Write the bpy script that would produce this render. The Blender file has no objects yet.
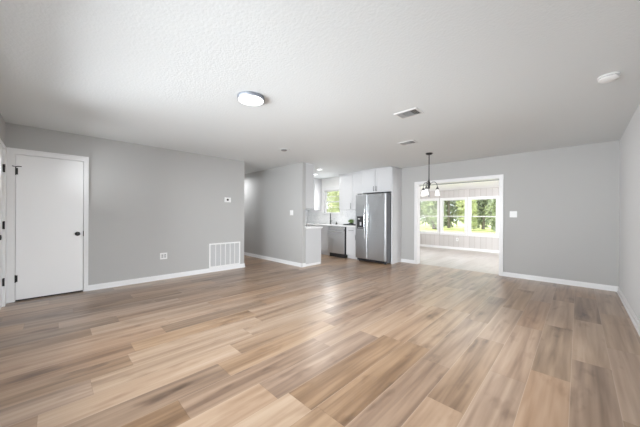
import bpy, bmesh, math, random
from mathutils import Matrix, Vector

random.seed(7)
C = bpy.context.scene.collection
SC = bpy.context.scene

# ------------------------------------------------------------------ camera
FPX, YAW, ROLL, HOR, EYE = 262.4, math.radians(44.55), math.radians(.274), 215.15, 1.21
F = Vector((-math.sin(YAW), math.cos(YAW), 0))
R0 = Vector((math.cos(YAW), math.sin(YAW), 0))
Z = Vector((0, 0, 1))
RR = R0 * math.cos(ROLL) + Z * math.sin(ROLL)
UU = -R0 * math.sin(ROLL) + Z * math.cos(ROLL)
cam_data = bpy.data.cameras.new('camera')
cam = bpy.data.objects.new('camera', cam_data)
C.objects.link(cam)
m = Matrix.Identity(4)
for i in range(3):
    m[i][0], m[i][1], m[i][2] = RR[i], UU[i], -F[i]
m[2][3] = EYE
cam.matrix_world = m
cam_data.sensor_width = 36
cam_data.lens = FPX / 640 * 36
cam_data.shift_y = (HOR - 213.5) / 640
cam_data.clip_start = .02
SC.camera = cam

# ------------------------------------------------------------------ world, sun, area lights, exposure
SC.view_settings.view_transform = 'Standard'
SC.view_settings.look = 'None'
SC.view_settings.gamma = 1
SC.view_settings.exposure = 0.12
SC.cycles.use_denoising = True
SC.cycles.denoising_input_passes = 'RGB_ALBEDO_NORMAL'
SC.cycles.max_bounces = 12
SC.cycles.diffuse_bounces = 8
SC.cycles.sample_clamp_indirect = 8

w = bpy.data.worlds.new('sky')
SC.world = w
w.use_nodes = True
bg = w.node_tree.nodes['Background']
bg.inputs[0].default_value = (.86, .93, 1.0, 1)
bg.inputs[1].default_value = 3.0


def area_light(name, loc, direction, sx, sy, power, col=(1, 1, 1), spread=math.pi):
    d = bpy.data.lights.new(name, 'AREA')
    d.shape = 'RECTANGLE'
    d.size, d.size_y = sx, sy
    d.energy = power
    d.color = col
    d.spread = spread
    o = bpy.data.objects.new(name, d)
    C.objects.link(o)
    o.location = loc
    o.rotation_euler = Vector(direction).to_track_quat('-Z', 'Y').to_euler()
    return o


sd = bpy.data.lights.new('sun', 'SUN')
sd.energy = 10
sd.angle = math.radians(2)
sd.color = (1, .95, .86)
sun = bpy.data.objects.new('sun', sd)
C.objects.link(sun)
sun.rotation_euler = Vector((.70, .03, -.72)).to_track_quat('-Z', 'Y').to_euler()

area_light('added_front_daylight', (-2.6, -3.4, 1.05), (0, 1, .0), 7.0, 2.6, 930, (.92, .96, 1))  # added daylight panel outside the made-up rear window, fills the room
area_light('added_side_daylight', (4.4, 2.1, 2.5), (-1, 0, 0), 6.0, 2.8, 740, (.92, .96, 1))  # added panel beyond the made-up side window, lights the long wall
area_light('sunroom_side_fill', (1.15, 8.4, 1.25), (-1, 0, 0), 2.6, 1.25, 78, (.96, .98, 1))  # added fill inside the sunroom; no side window is built here
area_light('sunroom_ceiling_fill', (-1.8, 8.4, 2.2), (0, 0, -1), 2.0, 1.2, 22, (.96, .98, 1))  # added fill under the sunroom ceiling
area_light('sunroom_deep_fill', (-4.84, 8.4, 1.25), (1, 0, 0), 2.4, 1.25, 28, (.96, .98, 1))  # second added sunroom fill, standing in for an unbuilt deep-side window
area_light('kitchen_window_daylight', (-5.735, 6.33, 1.66), (0, -1, 0), .5, .6, 8, (.97, .985, 1))

# ------------------------------------------------------------------ materials
MATS = {}


def mat(name, col, rough=.5, metal=0, bump=None, emit=None, spec=.5, noise=None):
    """Principled material; bump = (scale, strength, distance), noise = (scale, amount)."""
    if name in MATS:
        return MATS[name]
    M = bpy.data.materials.new(name)
    M.use_nodes = True
    nt = M.node_tree
    b = nt.nodes['Principled BSDF']
    b.inputs['Base Color'].default_value = (*col, 1)
    b.inputs['Roughness'].default_value = rough
    b.inputs['Metallic'].default_value = metal
    b.inputs['Specular IOR Level'].default_value = spec
    tc = nt.nodes.new('ShaderNodeTexCoord')
    if noise:
        n = nt.nodes.new('ShaderNodeTexNoise')
        n.inputs['Scale'].default_value = noise[0]
        n.inputs['Detail'].default_value = 4
        nt.links.new(tc.outputs['Object'], n.inputs['Vector'])
        mx = nt.nodes.new('ShaderNodeMix')
        mx.data_type = 'RGBA'
        mx.inputs[6].default_value = (*[c * (1 - noise[1]) for c in col], 1)
        mx.inputs[7].default_value = (*[min(1, c * (1 + noise[1])) for c in col], 1)
        nt.links.new(n.outputs['Fac'], mx.inputs[0])
        nt.links.new(mx.outputs[2], b.inputs['Base Color'])
    if bump:
        n = nt.nodes.new('ShaderNodeTexNoise')
        n.inputs['Scale'].default_value = bump[0]
        n.inputs['Detail'].default_value = 3
        nt.links.new(tc.outputs['Object'], n.inputs['Vector'])
        bp = nt.nodes.new('ShaderNodeBump')
        bp.inputs['Strength'].default_value = bump[1]
        bp.inputs['Distance'].default_value = bump[2]
        nt.links.new(n.outputs['Fac'], bp.inputs['Height'])
        nt.links.new(bp.outputs['Normal'], b.inputs['Normal'])
    if emit:
        b.inputs['Emission Color'].default_value = (*emit[0], 1)
        b.inputs['Emission Strength'].default_value = emit[1]
    MATS[name] = M
    return M


def math_node(nt, op, a, b=None, c=None):
    n = nt.nodes.new('ShaderNodeMath')
    n.operation = op
    for i, v in enumerate((a, b, c)):
        if v is None:
            continue
        if isinstance(v, (int, float)):
            n.inputs[i].default_value = v
        else:
            nt.links.new(v, n.inputs[i])
    return n.outputs[0]


def plank_mat(name, stops, width=.2275, length=1.22, x0=-.036, rough=.30, grain=.42, seed=0.0, groove=.78):
    """Vinyl planks running along Y: own tone per plank, streaky grain, thin joints."""
    M = bpy.data.materials.new(name)
    M.use_nodes = True
    nt = M.node_tree
    L = nt.links.new
    b = nt.nodes['Principled BSDF']
    tc = nt.nodes.new('ShaderNodeTexCoord')
    sp = nt.nodes.new('ShaderNodeSeparateXYZ')
    L(tc.outputs['Object'], sp.inputs[0])
    u = math_node(nt, 'DIVIDE', math_node(nt, 'SUBTRACT', sp.outputs[0], x0), width)
    row = math_node(nt, 'FLOOR', u)
    fu = math_node(nt, 'FRACT', u)
    wn = nt.nodes.new('ShaderNodeTexWhiteNoise')
    wn.noise_dimensions = '1D'
    L(math_node(nt, 'ADD', row, seed), wn.inputs['W'])
    v = math_node(nt, 'ADD', math_node(nt, 'DIVIDE', sp.outputs[1], length), math_node(nt, 'MULTIPLY', wn.outputs['Value'], 7.0))
    col = math_node(nt, 'FLOOR', v)
    fv = math_node(nt, 'FRACT', v)
    wn2 = nt.nodes.new('ShaderNodeTexWhiteNoise')
    wn2.noise_dimensions = '2D'
    cb = nt.nodes.new('ShaderNodeCombineXYZ')
    L(row, cb.inputs[0])
    L(math_node(nt, 'ADD', col, seed * 3.7), cb.inputs[1])
    L(cb.outputs[0], wn2.inputs['Vector'])
    rnd = wn2.outputs['Value']
    # broad streaks inside the plank, shifted per plank
    cv = nt.nodes.new('ShaderNodeCombineXYZ')
    L(math_node(nt, 'MULTIPLY', sp.outputs[0], 15.0), cv.inputs[0])
    L(math_node(nt, 'ADD', math_node(nt, 'MULTIPLY', sp.outputs[1], .8), math_node(nt, 'MULTIPLY', rnd, 37.0)), cv.inputs[1])
    L(math_node(nt, 'MULTIPLY', rnd, 91.0), cv.inputs[2])
    n1 = nt.nodes.new('ShaderNodeTexNoise')
    n1.inputs['Scale'].default_value = 1.0
    n1.inputs['Detail'].default_value = 2.5
    n1.inputs['Roughness'].default_value = .55
    n1.inputs['Distortion'].default_value = .35
    L(cv.outputs[0], n1.inputs['Vector'])
    cv2 = nt.nodes.new('ShaderNodeCombineXYZ')
    L(math_node(nt, 'MULTIPLY', sp.outputs[0], 34.0), cv2.inputs[0])
    L(math_node(nt, 'ADD', math_node(nt, 'MULTIPLY', sp.outputs[1], 2.0), math_node(nt, 'MULTIPLY', rnd, 11.0)), cv2.inputs[1])
    L(rnd, cv2.inputs[2])
    n2 = nt.nodes.new('ShaderNodeTexNoise')
    n2.inputs['Scale'].default_value = 1.0
    n2.inputs['Detail'].default_value = 4
    L(cv2.outputs[0], n2.inputs['Vector'])
    cv3 = nt.nodes.new('ShaderNodeCombineXYZ')
    L(math_node(nt, 'MULTIPLY', sp.outputs[0], 7.0), cv3.inputs[0])
    L(math_node(nt, 'ADD', math_node(nt, 'MULTIPLY', sp.outputs[1], 2.3), math_node(nt, 'MULTIPLY', rnd, 53.0)), cv3.inputs[1])
    L(math_node(nt, 'MULTIPLY', rnd, 17.0), cv3.inputs[2])
    n3 = nt.nodes.new('ShaderNodeTexNoise')
    n3.inputs['Scale'].default_value = 1.0
    n3.inputs['Detail'].default_value = 3
    L(cv3.outputs[0], n3.inputs['Vector'])
    kn = math_node(nt, 'MULTIPLY', math_node(nt, 'MAXIMUM', math_node(nt, 'SUBTRACT', .42, n3.outputs['Fac']), 0.0), -1.7)
    t = math_node(nt, 'ADD', kn, math_node(nt, 'MULTIPLY', math_node(nt, 'SUBTRACT', rnd, .5), .36))
    t = math_node(nt, 'ADD', t, math_node(nt, 'MULTIPLY', math_node(nt, 'SUBTRACT', n1.outputs['Fac'], .5), 1.2 * grain * 2))
    t = math_node(nt, 'ADD', t, math_node(nt, 'MULTIPLY', math_node(nt, 'SUBTRACT', n2.outputs['Fac'], .5), .30 * grain * 2))
    t = math_node(nt, 'ADD', t, .5)
    cr = nt.nodes.new('ShaderNodeValToRGB')
    e = cr.color_ramp.elements
    while len(e) < len(stops):
        e.new(.5)
    for el, (p, c) in zip(e, stops):
        el.position = p
        el.color = (*c, 1)
    L(t, cr.inputs[0])
    # hue wobble per plank: greyer or rosier
    hs = nt.nodes.new('ShaderNodeHueSaturation')
    wn3 = nt.nodes.new('ShaderNodeTexWhiteNoise')
    wn3.noise_dimensions = '2D'
    L(cb.outputs[0], wn3.inputs['Vector'])
    sep = nt.nodes.new('ShaderNodeSeparateColor')
    L(wn3.outputs['Color'], sep.inputs[0])
    L(math_node(nt, 'ADD', .95, math_node(nt, 'MULTIPLY', sep.outputs[1], .25)), hs.inputs['Saturation'])
    L(math_node(nt, 'ADD', .495, math_node(nt, 'MULTIPLY', sep.outputs[2], .006)), hs.inputs['Hue'])
    L(cr.outputs['Color'], hs.inputs['Color'])
    # joints: ends dark, long ones pale with the bevels' glint painted in
    du = math_node(nt, 'MULTIPLY', math_node(nt, 'MINIMUM', fu, math_node(nt, 'SUBTRACT', 1, fu)), width)
    dv = math_node(nt, 'MULTIPLY', math_node(nt, 'MINIMUM', fv, math_node(nt, 'SUBTRACT', 1, fv)), length)
    g = math_node(nt, 'LESS_THAN', dv, .0014)
    gl = math_node(nt, 'LESS_THAN', du, .0016)
    mx = nt.nodes.new('ShaderNodeMix')
    mx.data_type = 'RGBA'
    mx.blend_type = 'MULTIPLY'
    mx.inputs[7].default_value = (groove, groove * .97, groove * .94, 1)
    L(g, mx.inputs[0])
    L(hs.outputs[0], mx.inputs[6])
    ml = nt.nodes.new('ShaderNodeMix')
    ml.data_type = 'RGBA'
    ml.inputs[7].default_value = (.66, .55, .44, 1)
    L(math_node(nt, 'MULTIPLY', gl, .32), ml.inputs[0])
    L(mx.outputs[2], ml.inputs[6])
    L(ml.outputs[2], b.inputs['Base Color'])
    b.inputs['Specular IOR Level'].default_value = .55
    b.inputs['Coat Weight'].default_value = .15
    b.inputs['Coat Roughness'].default_value = .32
    b.inputs['Roughness'].default_value = rough
    return M


def board_mat():
    """Whitewashed vertical boards: own tint per board and a groove between."""
    M = bpy.data.materials.new('whitewashed boards')
    M.use_nodes = True
    nt = M.node_tree
    L = nt.links.new
    b = nt.nodes['Principled BSDF']
    tc = nt.nodes.new('ShaderNodeTexCoord')
    sp = nt.nodes.new('ShaderNodeSeparateXYZ')
    L(tc.outputs['Object'], sp.inputs[0])
    u = math_node(nt, 'DIVIDE', math_node(nt, 'ADD', sp.outputs[0], sp.outputs[1]), .17)
    wn = nt.nodes.new('ShaderNodeTexWhiteNoise')
    wn.noise_dimensions = '1D'
    L(math_node(nt, 'FLOOR', u), wn.inputs['W'])
    fu = math_node(nt, 'FRACT', u)
    cr = nt.nodes.new('ShaderNodeValToRGB')
    e = cr.color_ramp.elements
    e[0].color = (.54, .52, .505, 1)
    e[1].color = (.62, .59, .575, 1)
    L(wn.outputs['Value'], cr.inputs[0])
    g = math_node(nt, 'LESS_THAN', fu, .07)
    mx = nt.nodes.new('ShaderNodeMix')
    mx.data_type = 'RGBA'
    mx.blend_type = 'MULTIPLY'
    mx.inputs[7].default_value = (.78, .75, .73, 1)
    L(g, mx.inputs[0])
    L(cr.outputs[0], mx.inputs[6])
    L(mx.outputs[2], b.inputs['Base Color'])
    b.inputs['Roughness'].default_value = .6
    bp = nt.nodes.new('ShaderNodeBump')
    bp.inputs['Strength'].default_value = .4
    bp.inputs['Distance'].default_value = .004
    bp.invert = True
    L(g, bp.inputs['Height'])
    L(bp.outputs['Normal'], b.inputs['Normal'])
    return M


def tile_mat():
    M = bpy.data.materials.new('white marble tile')
    M.use_nodes = True
    nt = M.node_tree
    L = nt.links.new
    b = nt.nodes['Principled BSDF']
    tc = nt.nodes.new('ShaderNodeTexCoord')
    sp = nt.nodes.new('ShaderNodeSeparateXYZ')
    L(tc.outputs['Object'], sp.inputs[0])
    cb = nt.nodes.new('ShaderNodeCombineXYZ')
    L(math_node(nt, 'ADD', sp.outputs[0], sp.outputs[1]), cb.inputs[0])
    L(sp.outputs[2], cb.inputs[1])
    br = nt.nodes.new('ShaderNodeTexBrick')
    br.inputs['Color1'].default_value = (.90, .90, .90, 1)
    br.inputs['Color2'].default_value = (.86, .865, .87, 1)
    br.inputs['Mortar'].default_value = (.80, .80, .80, 1)
    br.inputs['Scale'].default_value = 1
    br.inputs['Mortar Size'].default_value = .003
    br.inputs['Brick Width'].default_value = .20
    br.inputs['Row Height'].default_value = .10
    L(cb.outputs[0], br.inputs['Vector'])
    n = nt.nodes.new('ShaderNodeTexNoise')
    n.inputs['Scale'].default_value = 5
    n.inputs['Detail'].default_value = 6
    n.inputs['Distortion'].default_value = 1.6
    L(tc.outputs['Object'], n.inputs['Vector'])
    v = math_node(nt, 'ABSOLUTE', math_node(nt, 'SUBTRACT', n.outputs['Fac'], .5))
    v = math_node(nt, 'LESS_THAN', v, .007)
    mx = nt.nodes.new('ShaderNodeMix')
    mx.data_type = 'RGBA'
    mx.blend_type = 'MULTIPLY'
    mx.inputs[7].default_value = (.72, .73, .75, 1)
    L(v, mx.inputs[0])
    L(br.outputs[0], mx.inputs[6])
    L(mx.outputs[2], b.inputs['Base Color'])
    b.inputs['Roughness'].default_value = .25
    return M


def glass_mat():
    M = bpy.data.materials.new('window glass')
    M.use_nodes = True
    nt = M.node_tree
    nt.nodes.clear()
    out = nt.nodes.new('ShaderNodeOutputMaterial')
    tr = nt.nodes.new('ShaderNodeBsdfTransparent')
    gl = nt.nodes.new('ShaderNodeBsdfGlossy')
    gl.inputs['Roughness'].default_value = .02
    fr = nt.nodes.new('ShaderNodeFresnel')
    fr.inputs[0].default_value = 1.45
    mx = nt.nodes.new('ShaderNodeMixShader')
    nt.links.new(fr.outputs[0], mx.inputs[0])
    nt.links.new(tr.outputs[0], mx.inputs[1])
    nt.links.new(gl.outputs[0], mx.inputs[2])
    nt.links.new(mx.outputs[0], out.inputs[0])
    return M


def brushed_mat(name, col, rough):
    M = mat(name, col, rough, 1.0)
    nt = M.node_tree
    b = nt.nodes['Principled BSDF']
    tc = nt.nodes.new('ShaderNodeTexCoord')
    mp = nt.nodes.new('ShaderNodeMapping')
    mp.inputs['Scale'].default_value = (3, 3, 260)
    n = nt.nodes.new('ShaderNodeTexNoise')
    n.inputs['Scale'].default_value = 1
    nt.links.new(tc.outputs['Object'], mp.inputs[0])
    nt.links.new(mp.outputs[0], n.inputs['Vector'])
    r = math_node(nt, 'ADD', rough - .08, math_node(nt, 'MULTIPLY', n.outputs['Fac'], .16))
    nt.links.new(r, b.inputs['Roughness'])
    return M


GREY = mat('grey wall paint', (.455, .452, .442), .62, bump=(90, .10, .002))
GREY_LIT = mat('grey wall paint with light painted in', (.70, .705, .71), .55, bump=(90, .10, .002))  # right wall's brightness put into its colour, lighter than the other walls
KITCHEN_WHITE = mat('white kitchen wall paint', (.84, .84, .83), .6, bump=(90, .08, .002))
CEIL = mat('white textured ceiling paint', (.705, .73, .735), .8, bump=(52, .45, .005))
TRIM = mat('white trim paint', (.80, .80, .80), .35)
DOORW = mat('white door paint', (.87, .87, .87), .38)
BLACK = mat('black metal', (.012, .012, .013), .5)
DARK = mat('dark plastic', (.02, .02, .022), .45)
CABW = mat('white cabinet lacquer', (.645, .65, .66), .3)
PANEL_GREY = mat('pale grey cabinet panel', (.56, .565, .57), .4)
QUARTZ = mat('white quartz', (.80, .80, .80), .2, noise=(9, .04))
STEEL = brushed_mat('brushed stainless steel', (.47, .48, .49), .30)
STEEL_LIGHT = brushed_mat('light brushed steel', (.72, .73, .74), .42)
STEEL_BRIGHT = mat('polished steel', (.78, .79, .80), .18, 1.0)
NICKEL = mat('nickel', (.34, .36, .40), .55, 1.0)
FRIDGE_SIDE = mat('dark grey enamel', (.10, .105, .115), .4)
PLATE = mat('white plastic plate', (.82, .82, .81), .35)
PLATE_SHADE = mat('light grey plastic', (.55, .55, .55), .4)
LOUVRE_GREY = mat('grey enamelled louvres', (.48, .48, .475), .5)
VENTW = mat('white enamelled steel', (.70, .70, .69), .4)
GRILLE_GREY = mat('light grey enamelled steel', (.60, .60, .60), .45)
SENSOR_GREY = mat('grey sensor plastic', (.22, .22, .215), .5)
VOID = mat('dark duct', (.05, .05, .05), .9)
GLASS = glass_mat()
TILE = tile_mat()
BOARDS = board_mat()
LED = mat('lit lamp diffuser', (.9, .9, .9), .5, emit=((1, 1, 1), 3.2))
SHADE_GLASS = mat('lit frosted glass', (.9, .9, .88), .3, emit=((1, .98, .95), .4))
FLOOR_STOPS = [(.0, (.11, .070, .046)), (.28, (.245, .163, .108)), (.52, (.375, .262, .179)), (.76, (.475, .352, .253)), (1, (.555, .435, .33))]
FLOORM = plank_mat('tan oak vinyl planks', FLOOR_STOPS, seed=6.0)
SUN_STOPS = [(.05, (.33, .29, .255)), (.5, (.44, .40, .365)), (1, (.53, .49, .455))]
SUNFLOOR = plank_mat('pale washed vinyl planks', SUN_STOPS, seed=9.0, grain=.3, rough=.36)

# ------------------------------------------------------------------ mesh helpers


class MB:
    """Collects shapes and links them as one mesh object."""

    def __init__(self):
        self.bm = bmesh.new()

    def box(self, x0, x1, y0, y1, z0, z1, bev=0):
        r = bmesh.ops.create_cube(self.bm, size=1)
        vs = r['verts']
        for v in vs:
            v.co = Vector((x0 + (v.co.x + .5) * (x1 - x0), y0 + (v.co.y + .5) * (y1 - y0), z0 + (v.co.z + .5) * (z1 - z0)))
        if bev:
            es = list({e for v in vs for e in v.link_edges})
            bmesh.ops.bevel(self.bm, geom=es, offset=bev, segments=2, affect='EDGES', profile=.5)
        return self

    def poly(self, pts):
        self.bm.faces.new([self.bm.verts.new(p) for p in pts])
        return self

    def hexa(self, lower, upper):
        a = [self.bm.verts.new(p) for p in lower]
        b = [self.bm.verts.new(p) for p in upper]
        self.bm.faces.new(a[::-1])
        self.bm.faces.new(b)
        n = len(a)
        for i in range(n):
            self.bm.faces.new((a[i], a[(i + 1) % n], b[(i + 1) % n], b[i]))
        return self

    def lathe(self, prof, loc=(0, 0, 0), axis='z', seg=32):
        rings = []
        for r, h in prof:
            ring = []
            for k in range(seg if r > 1e-6 else 1):
                t = 2 * math.pi * k / seg
                p = (r * math.cos(t), r * math.sin(t), h)
                if axis == 'x':
                    p = (p[2], p[0], p[1])
                elif axis == 'y':
                    p = (p[1], p[2], p[0])
                ring.append(self.bm.verts.new(Vector(p) + Vector(loc)))
            rings.append(ring)
        for a, b in zip(rings, rings[1:]):
            for k in range(seg):
                q = [a[k % len(a)], a[(k + 1) % len(a)], b[(k + 1) % len(b)], b[k % len(b)]]
                q = list(dict.fromkeys(q))
                if len(q) > 2:
                    try:
                        self.bm.faces.new(q)
                    except ValueError:
                        pass
        return self

    def tube(self, pts, r, seg=10):
        pts = [Vector(p) for p in pts]
        rings = []
        for i, p in enumerate(pts):
            t = (pts[min(i + 1, len(pts) - 1)] - pts[max(i - 1, 0)]).normalized()
            a = t.orthogonal().normalized() if i == 0 else None
            if a is None:
                a = (prev - t * prev.dot(t)).normalized()
            prev = a
            b = t.cross(a)
            rr = r[i] if isinstance(r, (list, tuple)) else r
            rings.append([self.bm.verts.new(p + (a * math.cos(2 * math.pi * k / seg) + b * math.sin(2 * math.pi * k / seg)) * rr) for k in range(seg)])
        for a, b in zip(rings, rings[1:]):
            for k in range(seg):
                self.bm.faces.new((a[k], a[(k + 1) % seg], b[(k + 1) % seg], b[k]))
        self.bm.faces.new(rings[0][::-1])
        self.bm.faces.new(rings[-1])
        return self

    def build(self, name, material, parent=None, smooth=False, at=None):
        bmesh.ops.recalc_face_normals(self.bm, faces=self.bm.faces)
        me = bpy.data.meshes.new(name)
        off = Vector(at) if at else Vector((0, 0, 0))
        if parent is not None and not at:
            off = parent.matrix_world.translation.copy() if False else Vector(parent.get('_o', (0, 0, 0)))
        for v in self.bm.verts:
            v.co -= off
        self.bm.to_mesh(me)
        self.bm.free()
        me.materials.append(material)
        if smooth:
            for p in me.polygons:
                p.use_smooth = True
            me.set_sharp_from_angle(angle=math.radians(40))
        o = bpy.data.objects.new(name, me)
        C.objects.link(o)
        o['_o'] = tuple(off)
        if parent is not None:
            o.parent = parent
            o.location = off - Vector(parent['_o'])
        else:
            o.location = off
        return o


def tag(o, label=None, cat=None, group=None, kind=None):
    if label:
        o['label'] = label
    if cat:
        o['category'] = cat
    if group:
        o['group'] = group
    if kind:
        o['kind'] = kind
    return o


def thing(name, loc, label, cat, group=None, kind=None):
    o = bpy.data.objects.new(name, None)
    C.objects.link(o)
    o.location = loc
    o['_o'] = tuple(loc)
    o.empty_display_size = .1
    return tag(o, label, cat, group, kind)


def struct(o, label, cat):
    return tag(o, label, cat, None, 'structure')


# ------------------------------------------------------------------ dimensions
XL, YF, XR, YH, H = -5.51, 6.386, .47, 4.057, 2.44
YB = -.46                      # wall behind the camera, with the front door
LEND = 3.10                    # end of the left wall
WE = -4.57                     # end of the hall wall
KX = -6.9                      # kitchen's own left wall
OX0, OX1, OZ = -2.875, -1.141, 1.99   # sunroom opening
SY, SX0, SX1 = 10.2, -4.9, 1.25       # sunroom far wall and sides
HX = -9.0                      # hallway end

# ------------------------------------------------------------------ shell
struct(MB().box(HX, .6, YB - .12, YF + .07, -.1, 0).build('floor', FLOORM),
       'tan wood-look plank floor running through the room, hallway and kitchen', 'floor')
struct(MB().box(SX0 - .1, SX1 + .1, YF + .07, SY + .12, -.1, 0).build('floor_sunroom', SUNFLOOR),
       'pale plank floor of the bright sunroom beyond the wide opening', 'floor')
struct(MB().box(HX, .6, YB - .12, YF + .14, H, H + .1).build('ceiling', CEIL),
       'white textured ceiling over the main room', 'ceiling')
struct(MB().hexa([(SX0 - .1, YF + .14, 2.32), (SX1 + .1, YF + .14, 2.32), (SX1 + .1, SY + .12, 2.135), (SX0 - .1, SY + .12, 2.135)],
                 [(SX0 - .1, YF + .14, 2.44), (SX1 + .1, YF + .14, 2.44), (SX1 + .1, SY + .12, 2.26), (SX0 - .1, SY + .12, 2.26)]).build('ceiling_sunroom', TRIM),
       'white sloping ceiling of the sunroom beyond the wide opening', 'ceiling')

# left wall with the closet doorway
DY0, DY1, DZ = -.385, .347, 2.045
struct(MB().box(XL - .12, XL, YB, DY0, 0, H).box(XL - .12, XL, DY1, LEND, 0, H).box(XL - .12, XL, DY0, DY1, DZ, H).build('wall_left', GREY),
       'long grey wall holding the white closet door and return grille', 'wall')
struct(MB().box(-6.5, -6.4, YB, 1.0, 0, H).box(-6.5, XL - .12, .9, 1.0, 0, H).box(-6.5, XL - .12, YB - .12, YB, 0, H).build('wall_closet', GREY),
       'grey walls inside the closet behind the white door', 'wall')
# hallway
struct(MB().box(HX, WE, YH, YH + .1, 0, H).build('wall_hallway', GREY),
       'grey hallway wall ending beside the kitchen cabinets', 'wall')
struct(MB().box(HX, XL - .12, LEND - .12, LEND, 0, H).box(HX - .1, HX, LEND - .12, YH + .1, 0, H).build('wall_hallway_inner', GREY),
       'grey inner walls of the hallway hidden behind the long wall', 'wall')
# far wall with sunroom opening and kitchen window hole
KW0, KW1, KWZ0, KWZ1 = -6.10, -5.38, 1.27, 2.03
fw = MB()
fw.box(KX - .1, KW0, YF, YF + .14, 0, H).box(KW1, -3.32, YF, YF + .14, 0, H).box(KW0, KW1, YF, YF + .14, 0, KWZ0).box(KW0, KW1, YF, YF + .14, KWZ1, H)
struct(fw.build('wall_kitchen_far', KITCHEN_WHITE), 'white kitchen wall behind the sink holding the small window', 'wall')
fw = MB()
fw.box(-3.32, OX0, YF, YF + .14, 0, H).box(OX1, XR, YF, YF + .14, 0, H).box(OX0, OX1, YF, YF + .14, OZ, H)
struct(fw.build('wall_far', GREY), 'grey wall with the wide white trimmed opening to the sunroom', 'wall')
struct(MB().box(KX - .1, KX, YH + .1, YF, 0, H).build('wall_kitchen_side', KITCHEN_WHITE), 'white side wall at the deep end of the kitchen', 'wall')
QW0, QW1, QWZ0, QWZ1 = .6, 3.8, .3, 1.85  # hole for the side window added out of view to let light in
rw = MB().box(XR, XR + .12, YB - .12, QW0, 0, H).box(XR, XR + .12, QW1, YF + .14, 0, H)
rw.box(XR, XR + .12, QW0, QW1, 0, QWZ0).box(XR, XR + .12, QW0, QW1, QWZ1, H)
struct(rw.build('wall_right', GREY_LIT), 'grey wall lightened by painted-in light along the bright edge of the room', 'wall')
# rear wall with front door and an added picture window
FD0, FD1 = -5.315, -4.40
RW0, RW1, RWZ0, RWZ1 = -3.85, -.65, .3, 2.1
rw = MB()
y0, y1 = YB - .12, YB
rw.box(XL, FD0 - .03, y0, y1, 0, H).box(FD1 + .03, RW0, y0, y1, 0, H).box(FD0 - .03, FD1 + .03, y0, y1, 2.06, H)
rw.box(RW0, RW1, y0, y1, 0, RWZ0).box(RW0, RW1, y0, y1, RWZ1, H).box(RW1, XR, y0, y1, 0, H)
struct(rw.build('wall_rear', GREY), 'grey wall holding the front door beside the closet', 'wall')

# sunroom walls
WZ0, WZ1 = .57, 1.81
SWX = [(-4.59, -3.80), (-3.645, -2.85), (-2.705, -1.91)]
sw = MB()
xs = [SX0] + [x for p in SWX for x in p] + [SX1]
for i in range(0, len(xs), 2):
    sw.box(xs[i], xs[i + 1], SY, SY + .12, 0, 2.2)
for a, b in SWX:
    sw.box(a, b, SY, SY + .12, 0, WZ0).box(a, b, SY, SY + .12, WZ1, 2.2)
struct(sw.build('wall_sunroom_far', BOARDS), 'whitewashed board wall under and around the three sunroom windows', 'wall')
struct(MB().box(SX0 - .1, SX0, YF + .14, SY + .12, 0, 2.4).box(SX1, SX1 + .1, YF + .14, SY + .12, 0, 2.4).build('wall_sunroom_side', BOARDS),
       'whitewashed board side walls of the sunroom', 'wall')

# ------------------------------------------------------------------ baseboards
BH, BT = .085, .014


def base_x(mb, x, y0, y1, s):      # board on a wall plane x, sticking out towards s
    a, b = sorted((x, x + s * BT))
    c, d = sorted((x, x + s * BT * .5))
    mb.box(a, b, y0, y1, 0, BH * .8).box(c, d, y0, y1, BH * .8, BH)
    e, f = sorted((x + s * BT, x + s * (BT + .012)))
    mb.box(e, f, y0, y1, 0, .016)


def base_y(mb, y, x0, x1, s):
    a, b = sorted((y, y + s * BT))
    c, d = sorted((y, y + s * BT * .5))
    mb.box(x0, x1, a, b, 0, BH * .8).box(x0, x1, c, d, BH * .8, BH)
    e, f = sorted((y + s * BT, y + s * (BT + .012)))
    mb.box(x0, x1, e, f, 0, .016)


mb = MB(); base_x(mb, XL, .385, LEND + BT, 1); base_y(mb, LEND, XL - .12, XL + BT, 1)
struct(mb.build('baseboard_left', TRIM), 'white baseboard under the return grille along the long grey wall', 'baseboard')
mb = MB(); base_y(mb, YH, HX, WE + BT, -1); base_x(mb, WE, YH - BT, YH + .1, 1)
struct(mb.build('baseboard_hallway', TRIM), 'white baseboard along the hallway wall', 'baseboard')
mb = MB(); base_y(mb, YF, -1.08, XR, -1)
struct(mb.build('baseboard_far', TRIM), 'white baseboard between the sunroom opening and the room corner', 'baseboard')
mb = MB(); base_y(mb, YF, -3.30, -2.94, -1)
struct(mb.build('baseboard_far_short', TRIM), 'short white baseboard between the fridge panel and the sunroom opening', 'baseboard')
mb = MB(); base_x(mb, XR, YB, YF, -1)
struct(mb.build('baseboard_right', TRIM), 'white baseboard along the pale bright wall', 'baseboard')
mb = MB(); base_y(mb, SY, SX0, SX1, -1)
struct(mb.build('baseboard_sunroom', TRIM), 'white baseboard below the sunroom windows', 'baseboard')
mb = MB().box(XL, XL + BT, YB, -.45, 0, BH)
mb.box(FD1 + .09, XR, YB, YB + BT, 0, BH)
struct(mb.build('baseboard_rear', TRIM), 'white baseboard along the front door wall', 'baseboard')

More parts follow.
